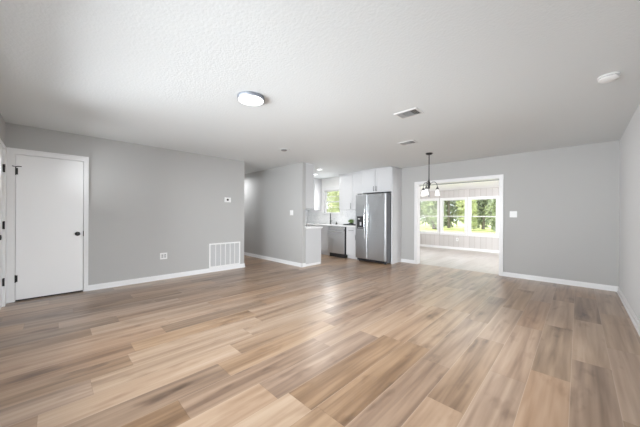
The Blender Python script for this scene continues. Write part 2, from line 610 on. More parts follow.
# ------------------------------------------------------------------ trims
# casing of the sunroom opening, with lined jambs
t = MB()
CW = .062
t.box(OX0 - CW, OX0 + .006, YF - .018, YF, 0, OZ + CW).box(OX1 - .006, OX1 + CW, YF - .018, YF, 0, OZ + CW).box(OX0 + .006, OX1 - .006, YF - .018, YF, OZ - .006, OZ + CW)
t.box(OX0 - CW, OX0 - CW + .014, YF - .026, YF - .018, 0, OZ + CW).box(OX1 + CW - .014, OX1 + CW, YF - .026, YF - .018, 0, OZ + CW).box(OX0 - CW + .014, OX1 + CW - .014, YF - .026, YF - .018, OZ + CW - .014, OZ + CW)
t.box(OX0, OX0 + .012, YF, YF + .14, 0, OZ).box(OX1 - .012, OX1, YF, YF + .14, 0, OZ).box(OX0 + .012, OX1 - .012, YF, YF + .14, OZ - .012, OZ)
t.box(OX0 - CW, OX0 + .006, YF + .14, YF + .158, 0, OZ + CW).box(OX1 - .006, OX1 + CW, YF + .14, YF + .158, 0, OZ + CW).box(OX0, OX1, YF + .14, YF + .158, OZ - .006, OZ + CW)
struct(t.build('trim_1', TRIM), 'white casing around the wide opening to the sunroom', 'trim')
struct(MB().tube([(OX0 + .012, YF + .085, OZ - .03), (OX1 - .012, YF + .085, OZ - .03)], .009, 8).build('header_shade_line', NICKEL),  # grey bar put in for the shade line under the header
       'thin grey strip for the shade line across the top of the sunroom opening', 'rod')['kind'] = 'thing'

# casing of the closet door
t = MB()
cw = .068
t.box(XL, XL + .018, DY0 - .055, DY0 + .014, 0, DZ + .06).box(XL, XL + .018, DY1 - .014, DY1 + .04, 0, DZ + .06).box(XL, XL + .018, DY0 + .014, DY1 - .014, DZ - .014, DZ + .06)
t.box(XL + .018, XL + .025, DY0 - .055, DY0 - .035, 0, DZ + .06).box(XL + .018, XL + .025, DY1 + .022, DY1 + .04, 0, DZ + .06).box(XL + .018, XL + .025, DY0 - .035, DY1 + .022, DZ + .042, DZ + .06)
t.box(XL - .12, XL, DY0, DY0 + .018, 0, DZ).box(XL - .12, XL, DY1 - .018, DY1, 0, DZ).box(XL - .12, XL, DY0 + .018, DY1 - .018, DZ - .018, DZ)
struct(t.build('trim_2', TRIM), 'white casing around the closet door', 'trim')

# ------------------------------------------------------------------ doors
d = thing('door_1', (XL - .02, DY1 - .02, 0), 'flat white closet door with black knob in the long grey wall', 'door', None, 'structure')
MB().box(XL - .042, XL - .004, DY0 + .021, DY1 - .021, .020, DZ - .021, .002).build('door_leaf', DOORW, d)
MB().box(XL - .040, XL - .006, DY0 + .023, DY1 - .023, .003, .0195).build('door_gap_shade', BLACK, d)  # black strip painting the shade in the gap under the leaf
k = MB()
k.lathe([(0, 0), (.031, 0), (.031, .006), (.026, .010), (.012, .012), (.011, .032), (.022, .038), (.029, .048), (.029, .058), (.021, .068), (0, .071)], (XL - .004, .262, .905), 'x', 28)
k.build('door_knob', BLACK, d, True)
MB().box(XL - .003, XL + .004, DY1 - .0225, DY1 - .013, .865, .945).build('strike_plate', BLACK, d)
for z in (1.795, .315):
    h = MB().box(XL - .006, XL + .003, DY0 + .012, DY0 + .040, z - .045, z + .045)
    h.lathe([(0, -.052), (.007, -.052), (.007, .052), (0, .052)], (XL + .007, DY0 + .019, z), 'z', 12)
    h.build('hinge', BLACK, d)
MB().tube([(XL + .008, DY0 + .019, 1.855), (XL + .03, DY0 + .04, 1.86), (XL + .034, DY0 + .075, 1.86)], .006, 8).tube([(XL + .008, DY0 + .019, 1.855), (XL + .03, DY0 - .01, 1.86)], .005, 8).build('hinge_pin_stop', BLACK, d)

t = MB()
t.box(XL + .002, FD0 - .012, YB, YB + .02, 0, 2.09).box(FD1 + .012, FD1 + .09, YB, YB + .02, 0, 2.09).box(FD0 - .012, FD1 + .012, YB, YB + .02, 2.045, 2.09)
t.box(FD0 - .03, FD0 - .004, YB - .12, YB, 0, 2.06).box(FD1 + .004, FD1 + .03, YB - .12, YB, 0, 2.06).box(FD0 - .004, FD1 + .004, YB - .12, YB, 2.04, 2.06)
struct(t.build('trim_3', TRIM), 'white casing around the front door at the picture edge', 'trim')
d = thing('door_2', (FD0, YB - .03, 0), 'white front door with black hinges beside the closet corner', 'door', None, 'structure')
lf = MB()
G0, G1, GZ0, GZ1 = FD0 + .22, FD1 - .16, 1.52, 1.92
ya, yb = YB - .045, YB - .002
lf.box(FD0, G0, ya, yb, .012, 2.035).box(G1, FD1, ya, yb, .012, 2.035).box(G0, G1, ya, yb, .012, GZ0).box(G0, G1, ya, yb, GZ1, 2.035)
lf.box(G0, G1, yb, yb + .008, .25, .9).box(G0, G1, yb, yb + .008, .98, 1.42)
lf.build('door_leaf', DOORW, d)
MB().box(G0, G1, YB - .028, YB - .022, GZ0, GZ1).build('glass_pane', GLASS, d)
for z in (1.80, 1.06, .32):
    h = MB().box(FD0 - .012, FD0 + .024, YB - .003, YB + .003, z - .048, z + .048)
    h.lathe([(0, -.052), (.008, -.052), (.008, .052), (0, .052)], (FD0 + .002, YB + .01, z), 'z', 12)
    h.build('hinge', BLACK, d)
MB().lathe([(0, 0), (.03, 0), (.03, .008), (.012, .012), (.012, .04), (.028, .05), (.028, .065), (0, .07)], (FD1 - .07, yb, .95), 'y', 20).build('door_knob', BLACK, d, True)


# ------------------------------------------------------------------ windows
def hung_window(name, x0, x1, z0, z1, y, label, casing, muntins=0, depth=.12):
    """Single-hung window in a wall whose room face is y; looks along -Y into the room."""
    wdw = thing(name, ((x0 + x1) / 2, y, z0), label, 'window', None, 'structure')
    f = MB()
    fr = .014
    f.box(x0, x0 + fr, y + .03, y + depth - .01, z0, z1).box(x1 - fr, x1, y + .03, y + depth - .01, z0, z1)
    f.box(x0 + fr, x1 - fr, y + .03, y + depth - .01, z0, z0 + fr).box(x0 + fr, x1 - fr, y + .03, y + depth - .01, z1 - fr, z1)
    f.build('window_frame', TRIM, wdw)
    zm = (z0 + z1) / 2
    for (a, b, yy, nm) in ((z0 + fr, zm + .018, y + .045, 'lower_sash'), (zm - .018, z1 - fr, y + .078, 'upper_sash')):
        s = MB()
        r = .022
        xa, xb = x0 + fr, x1 - fr
        s.box(xa, xa + r, yy, yy + .028, a, b).box(xb - r, xb, yy, yy + .028, a, b)
        s.box(xa + r, xb - r, yy, yy + .028, a, a + r).box(xa + r, xb - r, yy, yy + .028, b - r, b)
        for i in range(muntins):
            zz = a + (b - a) * (i + 1) / (muntins + 1)
            s.box(xa + r, xb - r, yy + .004, yy + .022, zz - .008, zz + .008)
        so = s.build(nm, TRIM, wdw)
        MB().box(xa + r, xb - r, yy + .012, yy + .016, a + r, b - r).build('glass_pane', GLASS, so)
    c = MB()
    cw = casing
    c.box(x0 - cw, x0 + .006, y - .018, y, z0, z1 + cw).box(x1 - .008, x1 + cw, y - .018, y, z0, z1 + cw).box(x0 + .008, x1 - .008, y - .018, y, z1 - .008, z1 + cw)
    c.box(x0, x0 + .008, y, y + .03, z0, z1).box(x1 - .008, x1, y, y + .03, z0, z1).box(x0 + .008, x1 - .008, y, y + .03, z1 - .008, z1)
    c.build('casing', TRIM, wdw)
    MB().box(x0 - cw, x1 + cw, y - .04, y, z0 - .022, z0).box(x0, x1, y, y + .03, z0 - .001, z0 + .008).box(x0 - cw, x1 + cw, y - .016, y, z0 - .07, z0 - .022).build('window_sill', TRIM, wdw)
    return wdw


hung_window('window_1', KW0, KW1, KWZ0, KWZ1, YF, 'small kitchen window over the sink showing green leaves', .09, 1, .14)
hung_window('window_2', *SWX[0], WZ0, WZ1, SY, 'sunroom window partly cut off by the opening casing', .062)
hung_window('window_3', *SWX[1], WZ0, WZ1, SY, 'middle sunroom window seen just beside the chandelier', .062)
hung_window('window_4', *SWX[2], WZ0, WZ1, SY, 'sunroom window next to the grey wall with the light switch', .062)

# ------------------------------------------------------------------ kitchen
def shaker(mb, x0, x1, z0, z1, yf, th=.02, rail=.055):
    """Door or drawer front facing -Y with its outer face at yf."""
    mb.box(x0, x1, yf + .006, yf + th, z0, z1)
    mb.box(x0, x0 + rail, yf, yf + .006, z0, z1).box(x1 - rail, x1, yf, yf + .006, z0, z1)
    mb.box(x0 + rail, x1 - rail, yf, yf + .006, z0, z0 + rail).box(x0 + rail, x1 - rail, yf, yf + .006, z1 - rail, z1)
    return mb


def bar_pull_v(x, y, z0, z1, parent):
    p = MB().tube([(x, y - .028, z0), (x, y - .028, z1)], .006, 10)
    p.tube([(x, y, z0 + .015), (x, y - .028, z0 + .015)], .0045, 8).tube([(x, y, z1 - .015), (x, y - .028, z1 - .015)], .0045, 8)
    return p.build('handle', NICKEL_DARK, parent)


def bar_pull_h(z, y, x0, x1, parent):
    p = MB().tube([(x0, y - .028, z), (x1, y - .028, z)], .006, 10)
    p.tube([(x0 + .015, y, z), (x0 + .015, y - .028, z)], .0045, 8).tube([(x1 - .015, y, z), (x1 - .015, y - .028, z)], .0045, 8)
    return p.build('handle', NICKEL_DARK, parent)


NICKEL_DARK = mat('brushed dark nickel', (.22, .22, .23), .35, 1.0)
CT0, CT1 = .885, .925           # countertop
BF = 5.776                      # base cabinet door faces
UF = 6.056                      # upper cabinet door faces
UB, UT = 1.375, 2.415           # upper cabinets

# countertop: along the sink wall, round the deep end and back along the hallway wall
ct = MB()
ct.box(KX + .003, -4.262, 5.745, YF - .003, CT0, CT1, .004)
ct.box(KX + .003, -6.27, YH + .66, 5.745, CT0, CT1)
ct.box(KX + .003, WE + .03, YH + .103, YH + .66, CT0, CT1, .004)
tag(ct.build('countertop', QUARTZ), 'white quartz countertop running round the kitchen base cabinets', 'countertop')
# backsplash
struct(MB().box(KX, -4.25, YF - .003, YF, CT1, 1.19).box(KX, KW0 - .1, YF - .003, YF, 1.19, UB).box(KW1 + .1, -4.25, YF - .003, YF, 1.19, UB).box(KX, KX + .003, YH + .1, YF - .003, CT1, UB + .05).box(KX + .003, WE - .02, YH + .1, YH + .103, CT1, UB).build('trim_backsplash', TILE),
       'white marble tile backsplash above the kitchen countertop', 'backsplash')

# sink base cabinet
b = thing('base_cabinet', (-5.7, 6.0, 0), 'white base cabinet under the sink beside the dishwasher', 'cabinet')
MB().box(-6.25, -5.285, BF + .02, YF - .006, .10, CT0 - .001).build('body', CABW, b)
MB().box(-6.25, -5.285, BF + .075, BF + .09, 0, .10).build('toe_kick', CABW, b)
for x0, x1, hx in ((-6.235, -5.785, -5.82), (-5.775, -5.295, -5.74)):
    dr = shaker(MB(), x0, x1, .115, .72, BF).build('door', CABW, b)
    bar_pull_v(hx, BF, .55, .68, dr)
dw = shaker(MB(), -6.235, -5.295, .735, CT0 - .012, BF, rail=.04).build('false_drawer_front', CABW, b)
# cabinet between the dishwasher and the fridge
b = thing('base_cabinet', (-4.45, 6.0, 0), 'narrow white base cabinet with one drawer between dishwasher and refrigerator', 'cabinet')
MB().box(-4.655, -4.262, BF + .02, YF - .006, .10, CT0 - .001).build('body', CABW, b)
MB().box(-4.655, -4.262, BF + .075, BF + .09, 0, .10).build('toe_kick', CABW, b)
dr = shaker(MB(), -4.645, -4.272, .115, .70, BF).build('door', CABW, b)
bar_pull_v(-4.31, BF, .54, .67, dr)
dr = shaker(MB(), -4.645, -4.272, .712, CT0 - .012, BF, rail=.04).build('drawer', CABW, b)
bar_pull_h(.79, BF, -4.54, -4.38, dr)
# corner + hallway-side base run, whose end panel faces the room
b = thing('base_cabinet', (-5.4, 4.45, 0), 'pale base cabinet whose plain end panel stands beside the hallway wall end', 'cabinet')
MB().box(-6.25, WE - .02, YH + .106, YH + .60, .10, CT0 - .001).build('body', CABW, b)
MB().box(WE - .02, WE, YH + .106, YH + .63, 0, CT0 - .001).build('end_panel', PANEL_GREY, b)
MB().box(-6.25, WE - .02, YH + .52, YH + .535, 0, .10).build('toe_kick', CABW, b)
MB().box(WE, WE + .008, YH + .106, YH + .60, 0, .05).build('shoe_molding', TRIM, b)
MB().box(WE, WE + .003, YH + .60, YH + .628, 0, .07).build('filler_strip', PLATE_SHADE, b)
b = thing('base_cabinet', (-6.58, 5.2, 0), 'white base cabinet along the deep end of the kitchen', 'cabinet')
MB().box(KX + .006, -6.29, YH + .67, BF - .05, .10, CT0 - .001).build('body', CABW, b)
MB().box(-6.37, -6.35, YH + .67, BF - .05, 0, .10).build('toe_kick', CABW, b)

# upper cabinets
b = thing('upper_cabinet', (-4.7, 6.2, UB), 'white wall cabinet between the kitchen window and the refrigerator', 'cabinet')
MB().box(-5.155, -4.262, UF + .02, YF - .006, UB, UT).build('body', CABW, b)
MB().box(-5.165, -4.262, UF - .012, YF - .006, UT, H - .002).build('crown_molding', CABW, b)
dr = shaker(MB(), -5.150, -4.662, UB + .004, UT - .004, UF).build('door', CABW, b)
bar_pull_v(-4.70, UF, 1.40, 1.56, dr)
dr = shaker(MB(), -4.654, -4.266, UB + .004, UT - .004, UF).build('door', CABW, b)
b = thing('upper_cabinet', (-6.55, 6.2, UB), 'white wall cabinet before the small window, only its side showing', 'cabinet')
MB().box(KX + .006, -6.215, UF + .02, YF - .006, UB, UT).build('body', CABW, b)
MB().box(KX + .006, -6.205, UF - .012, YF - .006, UT, H - .002).build('crown_molding', CABW, b)
shaker(MB(), -6.60, -6.22, UB + .004, UT - .004, UF).build('door', CABW, b)
b = thing('upper_cabinet', (-5.3, 4.3, UB), 'pale wall cabinet hung on the back of the hallway wall end', 'cabinet')
MB().box(-6.05, WE - .02, YH + .106, YH + .34, UB, UT).build('body', CABW, b)
MB().box(WE - .02, WE, YH + .106, YH + .36, UB, UT).build('end_panel', PANEL_GREY, b)
MB().box(-6.05, WE + .002, YH + .106, YH + .37, UT, H - .002).build('crown_molding', CABW, b)

# refrigerator enclosure
b = thing('refrigerator_cabinet', (-3.8, 6.2, 1.81), 'white two-door cabinet above the refrigerator', 'cabinet')
CF = 5.92
MB().box(-4.258, -3.334, CF + .02, YF - .006, 1.815, UT).build('body', CABW, b)
MB().box(-4.262, -3.334, CF - .012, YF - .006, UT, H - .002).build('crown_molding', CABW, b)
for x0, x1, hx in ((-4.254, -3.800, -3.838), (-3.792, -3.338, -3.762)):
    dr = shaker(MB(), x0, x1, 1.819, UT - .004, CF).build('door', CABW, b)
    bar_pull_v(hx, CF, 1.845, 1.975, dr)
tag(MB().box(-3.330, -3.302, CF - .006, YF - .004, 0, UT).build('cabinet_panel', CABW),
    'tall white panel closing the side of the refrigerator next to the sunroom opening', 'panel')

# ---- refrigerator
FX0, FX1, FYF = -4.238, -3.340, 5.655
fr = thing('refrigerator', ((FX0 + FX1) / 2, 6.0, 0), 'stainless steel side by side refrigerator with water dispenser in its narrow door', 'refrigerator')
MB().box(FX0 + .006, FX1 - .004, FYF + .085, YF - .03, .03, 1.765, .004).build('body', FRIDGE_SIDE, fr)
XS = -3.868
fd = MB().box(FX0, XS - .004, FYF, FYF + .075, .085, 1.760, .009).build('freezer_door', STEEL, fr)
rd = MB().box(XS + .004, FX1, FYF, FYF + .075, .085, 1.760, .009).build('refrigerator_door', STEEL, fr)
MB().box(FX0 + .004, FX1 - .004, FYF + .075, FYF + .085, .085, 1.755).build('door_gasket', DARK, fr)


def bow_handle(x, parent, lean):
    pts, n = [], 14
    for i in range(n + 1):
        s = i / n
        z = .60 + s * .90
        pts.append((x + lean * .012 * math.sin(math.pi * s), FYF - .022 - .040 * math.sin(math.pi * s), z))
    mbh = MB().tube(pts, [.013 if 0 < i < n else .011 for i in range(n + 1)], 12)
    mbh.tube([(x, FYF, .62), (x, FYF - .026, .62)], .011, 10).tube([(x, FYF, 1.48), (x, FYF - .026, 1.48)], .011, 10)
    return mbh.build('handle', STEEL_BRIGHT, parent, True)


bow_handle(XS - .045, fd, -1)
bow_handle(XS + .045, rd, 1)
dp = MB()
dx0, dx1, dz0, dz1 = -4.185, -3.955, .865, 1.185
dp.box(dx0, dx1, FYF - .006, FYF, dz0, dz0 + .02).box(dx0, dx1, FYF - .006, FYF, dz1 - .115, dz1).box(dx0, dx0 + .018, FYF - .006, FYF, dz0 + .02, dz1 - .115).box(dx1 - .018, dx1, FYF - .006, FYF, dz0 + .02, dz1 - .115)
dp.box(dx0 + .018, dx1 - .018, FYF - .002, FYF, dz0 + .02, dz1 - .115)
dpo = dp.build('water_dispenser', DARK, fd)
MB().box(dx0 + .10, dx0 + .14, FYF - .018, FYF - .002, dz0 + .08, dz0 + .17).box(dx0 + .03, dx0 + .20, FYF - .02, FYF - .002, dz0 + .022, dz0 + .03).build('paddle', PLATE_SHADE, dpo)
MB().box(dx0 + .03, dx0 + .10, FYF - .0075, FYF - .006, dz1 - .08, dz1 - .055).build('display', PLATE_SHADE, dpo)
MB().box(-3.52, -3.44, FYF - .003, FYF, 1.685, 1.703).build('badge', STEEL_BRIGHT, rd)
MB().box(FX0 + .03, FX1 - .03, FYF + .05, FYF + .085, .028, .082).build('base_grille', DARK, fr)
for x in (FX0 + .06, FX1 - .06):
    MB().lathe([(0, 0), (.024, 0), (.024, .012), (.012, .016), (.012, .032), (0, .032)], (x, FYF + .11, 0), 'z', 14).build('foot', DARK, fr)
    MB().lathe([(0, 0), (.02, 0), (.02, .03), (0, .03)], (x, YF - .1, 0), 'z', 14).build('foot', DARK, fr)
MB().box(FX0 + .02, FX0 + .12, FYF + .01, FYF + .16, 1.763, 1.782, .004).build('hinge_cover', DARK, fr)
MB().box(FX1 - .12, FX1 - .02, FYF + .01, FYF + .16, 1.763, 1.782, .004).build('hinge_cover', DARK, fr)

# ---- dishwasher
DX0, DX1, DF = -5.272, -4.668, 5.715
dwt = thing('dishwasher', (-4.97, 6.0, 0), 'stainless steel dishwasher built in beside the sink', 'dishwasher')
MB().box(DX0 + .004, DX1 - .004, DF + .05, YF - .05, .10, CT0 - .006).build('body', DARK, dwt)
do = MB().box(DX0, DX1, DF, DF + .012, .115, .775, .003).build('door', STEEL_LIGHT, dwt)
MB().box(DX0 + .002, DX1 - .002, DF + .012, DF + .05, .115, CT0 - .010).build('door_liner', DARK, dwt)
MB().box(DX0, DX1, DF, DF + .012, .780, CT0 - .008, .003).build('control_panel', STEEL_BRIGHT, dwt)
hb = MB().tube([(DX0 + .05, DF - .04, .735), (DX1 - .05, DF - .04, .735)], .011, 12)
hb.tube([(DX0 + .07, DF, .735), (DX0 + .07, DF - .04, .735)], .008, 8).tube([(DX1 - .07, DF, .735), (DX1 - .07, DF - .04, .735)], .008, 8)
hb.build('handle', STEEL_BRIGHT, do, True)
MB().box(DX0 + .01, DX1 - .01, DF + .05, DF + .07, 0, .10).build('kick_plate', DARK, dwt)
for x in (DX0 + .05, DX1 - .05):
    MB().lathe([(0, 0), (.02, 0), (.02, .1), (0, .1)], (x, YF - .15, 0), 'z', 12).build('foot', DARK, dwt)

# ---- faucet and the things on the counter
fx, fy = -5.69, 6.26
fa = thing('faucet', (fx, fy, CT1), 'black gooseneck kitchen faucet in front of the small window', 'faucet')
MB().lathe([(0, 0), (.028, 0), (.028, .012), (.019, .02), (.019, .13), (.013, .14), (0, .14)], (fx, fy, CT1), 'z', 20).build('base', BLACK, fa, True)
pts = [(fx, fy, CT1 + .13), (fx, fy, CT1 + .27)]
for i in range(1, 10):
    a = math.pi * i / 10
    r_ = .075 - .075 * math.cos(a)
    pts.append((fx + .66 * r_, fy - .75 * r_, CT1 + .27 + .075 * math.sin(a)))
pts.append((fx + .66 * .15, fy - .75 * .15, CT1 + .25))
MB().tube(pts, .016, 12).build('spout', BLACK, fa, True)
MB().tube([(fx + .099, fy - .1125, CT1 + .255), (fx + .099, fy - .1125, CT1 + .17)], [.014, .018], 12).build('spray_head', BLACK, fa, True)
MB().tube([(fx + .015, fy, CT1 + .09), (fx + .045, fy, CT1 + .095), (fx + .09, fy - .005, CT1 + .125)], [.010, .008, .006], 10).build('lever', BLACK, fa, True)
sx, sy = -5.41, 6.23
so = thing('soap_dispenser', (sx, sy, CT1), 'small black soap dispenser on the counter beside the faucet', 'soap dispenser')
MB().lathe([(0, 0), (.026, 0), (.028, .01), (.028, .045), (.012, .055), (.010, .065), (0, .065)], (sx, sy, CT1), 'z', 18).build('bottle', BLACK, so, True)
MB().tube([(sx, sy, CT1 + .064), (sx, sy, CT1 + .085), (sx + .005, sy - .03, CT1 + .085)], .005, 8).build('pump', BLACK, so)

tx0, tx1, ty0, ty1 = -4.88, -4.50, 5.93, 6.15
tr = MB().box(tx0, tx1, ty0, ty1, CT1, CT1 + .012, .004)
tr.box(tx0, tx1, ty0, ty0 + .012, CT1 + .012, CT1 + .030).box(tx0, tx1, ty1 - .012, ty1, CT1 + .012, CT1 + .030).box(tx0, tx0 + .012, ty0 + .012, ty1 - .012, CT1 + .012, CT1 + .030).box(tx1 - .012, tx1, ty0 + .012, ty1 - .012, CT1 + .012, CT1 + .030)
tag(tr.build('serving_tray', DARK), 'black rectangular tray on the counter next to the refrigerator', 'tray')
px, py, pz = -4.68, 6.04, CT1 + .0125
pl = thing('potted_plant', (px, py, pz), 'small leafy green plant on the black tray', 'plant')
MB().lathe([(0, 0), (.055, 0), (.075, .035), (.078, .05), (.070, .05), (.066, .04), (0, .04)], (px, py, pz), 'z', 20).build('bowl', DARK, pl, True)


def leaf_blob(mb, n, c, r, size, rng, flat=1.0):
    for _ in range(n):
        while True:
            p = Vector((rng.uniform(-1, 1), rng.uniform(-1, 1), rng.uniform(-1, 1)))
            if .3 < p.length < 1:
                break
        p = Vector((p.x * r[0], p.y * r[1], p.z * r[2])) + Vector(c)
        nrm = Vector((rng.gauss(0, 1), rng.gauss(0, 1), rng.gauss(0, 1) + flat)).normalized()
        a = nrm.orthogonal().normalized()
        a = Matrix.Rotation(rng.uniform(0, 6.28), 3, nrm) @ a
        b2 = nrm.cross(a)
        s = size * rng.uniform(.6, 1.3)
        q = [p - a * s, p + b2 * s * .42 + nrm * s * .1, p + a * s, p - b2 * s * .42 + nrm * s * .1]
        mb.poly(q)
    return mb


def leaf_mat(name, c0, c1):
    M = bpy.data.materials.new(name)
    M.use_nodes = True
    nt = M.node_tree
    b = nt.nodes['Principled BSDF']
    tc = nt.nodes.new('ShaderNodeTexCoord')
    n = nt.nodes.new('ShaderNodeTexNoise')
    n.inputs['Scale'].default_value = 1.7
    n.inputs['Detail'].default_value = 6
    nt.links.new(tc.outputs['Object'], n.inputs['Vector'])
    cr = nt.nodes.new('ShaderNodeValToRGB')
    cr.color_ramp.elements[0].position = .35
    cr.color_ramp.elements[0].color = (*c0, 1)
    cr.color_ramp.elements[1].position = .68
    cr.color_ramp.elements[1].color = (*c1, 1)
    nt.links.new(n.outputs['Fac'], cr.inputs[0])
    nt.links.new(cr.outputs[0], b.inputs['Base Color'])
    b.inputs['Roughness'].default_value = .6
    return M


HERB = leaf_mat('herb leaves', (.10, .22, .04), (.30, .42, .10))
rng = random.Random(5)
leaf_blob(MB(), 170, (px, py, pz + .10), (.09, .08, .055), .022, rng).build('foliage', HERB, pl)

# ------------------------------------------------------------------ ceiling fittings
# flush LED lamp
lx, ly = -2.44, 1.443
la = thing('ceiling_lamp', (lx, ly, H), 'round flush ceiling lamp with lit white disc and nickel rim', 'ceiling lamp')
MB().lathe([(0, 0), (.130, 0), (.139, -.006), (.139, -.030), (.135, -.036), (.128, -.036), (.128, -.012), (0, -.012)], (lx, ly, H), 'z', 48).build('rim', NICKEL, la, True)
MB().lathe([(.1275, -.014), (.1275, -.038), (.12, -.041), (.06, -.0425), (0, -.043)], (lx, ly, H), 'z', 48).build('diffuser', LED, la, True)


def register(x, y, sx, sy, label, nx=11):
    """Ceiling register: white frame, louvres, dark duct behind."""
    g = thing('ceiling_vent', (x, y, H), label, 'vent', 'air registers in the ceiling')
    f = MB()
    b = .026
    f.hexa([(x - sx / 2, y - sy / 2, H - .001), (x + sx / 2, y - sy / 2, H - .001), (x + sx / 2, y - sy / 2 + b, H - .001), (x - sx / 2, y - sy / 2 + b, H - .001)],
           [(x - sx / 2 + .006, y - sy / 2 + .006, H - .010), (x + sx / 2 - .006, y - sy / 2 + .006, H - .010), (x + sx / 2 - .006, y - sy / 2 + b, H - .010), (x - sx / 2 + .006, y - sy / 2 + b, H - .010)])
    f.hexa([(x - sx / 2, y + sy / 2 - b, H - .001), (x + sx / 2, y + sy / 2 - b, H - .001), (x + sx / 2, y + sy / 2, H - .001), (x - sx / 2, y + sy / 2, H - .001)],
           [(x - sx / 2 + .006, y + sy / 2 - b, H - .010), (x + sx / 2 - .006, y + sy / 2 - b, H - .010), (x + sx / 2 - .006, y + sy / 2 - .006, H - .010), (x - sx / 2 + .006, y + sy / 2 - .006, H - .010)])
    f.box(x - sx / 2 + .003, x - sx / 2 + b, y - sy / 2 + b, y + sy / 2 - b, H - .010, H - .001)
    f.box(x + sx / 2 - b, x + sx / 2 - .003, y - sy / 2 + b, y + sy / 2 - b, H - .010, H - .001)
    f.build('frame', VENTW, g)
    MB().box(x - sx / 2 + b, x + sx / 2 - b, y - sy / 2 + b, y + sy / 2 - b, H - .003, H - .001).build('duct', VOID, g)
    s = MB()
    x0, x1 = x - sx / 2 + b, x + sx / 2 - b
    y0, y1 = y - sy / 2 + b, y + sy / 2 - b
    n = nx
    for i in range(n):
        # three banks of louvres: two across at the ends, the middle along
        u = (i + .5) / n
        xx = x0 + (x1 - x0) * u
        tilt = -.008 if u < .28 else (.008 if u > .72 else None)
        if tilt is not None:
            s.hexa([(xx - .002, y0, H - .003), (xx + .002, y0, H - .003), (xx + .002, y1, H - .003), (xx - .002, y1, H - .003)],
                   [(xx - .002 + tilt, y0, H - .013), (xx + .002 + tilt, y0, H - .013), (xx + .002 + tilt, y1, H - .013), (xx - .002 + tilt, y1, H - .013)])
    xa, xb = x0 + (x1 - x0) * .28, x0 + (x1 - x0) * .72
    for i in range(8):
        yy = y0 + (y1 - y0) * (i + .5) / 8
        s.hexa([(xa, yy - .002, H - .003), (xb, yy - .002, H - .003), (xb, yy + .002, H - .003), (xa, yy + .002, H - .003)],
               [(xa, yy - .010, H - .013), (xb, yy - .010, H - .013), (xb, yy - .006, H - .013), (xa, yy - .006, H - .013)])
    s.build('louvre', LOUVRE_GREY, g)
    return g


register(-1.455, 2.99, .29, .22, 'biggest ceiling vent, nearer the ceiling lamp than the chandelier')
register(-2.05, 4.185, .28, .20, 'ceiling vent between the larger vent and the chandelier')
vx, vy = -3.945, 3.035
g = thing('ceiling_sensor', (vx, vy, H), 'small grey round fitting on the ceiling above the hallway mouth', 'ceiling fitting')
MB().lathe([(0, -.001), (.115, -.001), (.108, -.007), (0, -.007)], (vx, vy, H), 'z', 32).build('plate', CEIL, g, True)
MB().lathe([(0, -.007), (.055, -.007), (.055, -.018), (.045, -.026), (0, -.027)], (vx, vy, H), 'z', 28).build('cap', SENSOR_GREY, g, True)

# smoke detector
sx, sy = .185, 3.405
g = thing('smoke_detector', (sx, sy, H), 'round white smoke detector on the ceiling near the pale wall', 'smoke detector')
MB().lathe([(0, 0), (.068, 0), (.070, -.004), (.070, -.012), (.0, -.012)], (sx, sy, H), 'z', 36).build('base', PLATE, g, True)
MB().lathe([(0, -.0125), (.056, -.0125), (.056, -.018), (0, -.018)], (sx, sy, H), 'z', 36).build('vent_slot', PLATE_SHADE, g, True)
MB().lathe([(0, -.0185), (.064, -.0185), (.064, -.030), (.050, -.040), (.02, -.043), (0, -.043)], (sx, sy, H), 'z', 36).build('cover', PLATE, g, True)

# kitchen recessed light
def downlight(x, y, label, power):
    g = thing('recessed_light', (x, y, H), label, 'ceiling light')
    MB().lathe([(.062, -.001), (.085, -.001), (.083, -.007), (.062, -.010)], (x, y, H), 'z', 32).build('trim_ring', VENTW, g, True)
    MB().lathe([(0, -.004), (.061, -.004), (.061, -.007), (0, -.008)], (x, y, H), 'z', 32).build('lens', LED, g, True)
    area_light('recessed_light_glow', (x, y, H - .02), (0, 0, -1), .12, .12, power, (1, .99, .97))
    return g


downlight(-5.63, 5.52, 'small round recessed light in the kitchen ceiling before the window', 6.5)
downlight(-4.95, 5.0, 'second recessed light in the kitchen ceiling nearer the hallway wall', 6.5)
hl = thing('hallway_light', (-7.3, 3.58, H), 'round flush light on the ceiling deep inside the hallway', 'ceiling light')
MB().lathe([(0, 0), (.14, 0), (.14, -.03), (.12, -.06), (.06, -.08), (0, -.085)], (-7.3, 3.58, H), 'z', 32).build('diffuser', LED, hl, True)
area_light('hallway_light_glow', (-7.3, 3.58, H - .12), (0, 0, -1), .25, .25, 15, (.95, .97, 1))

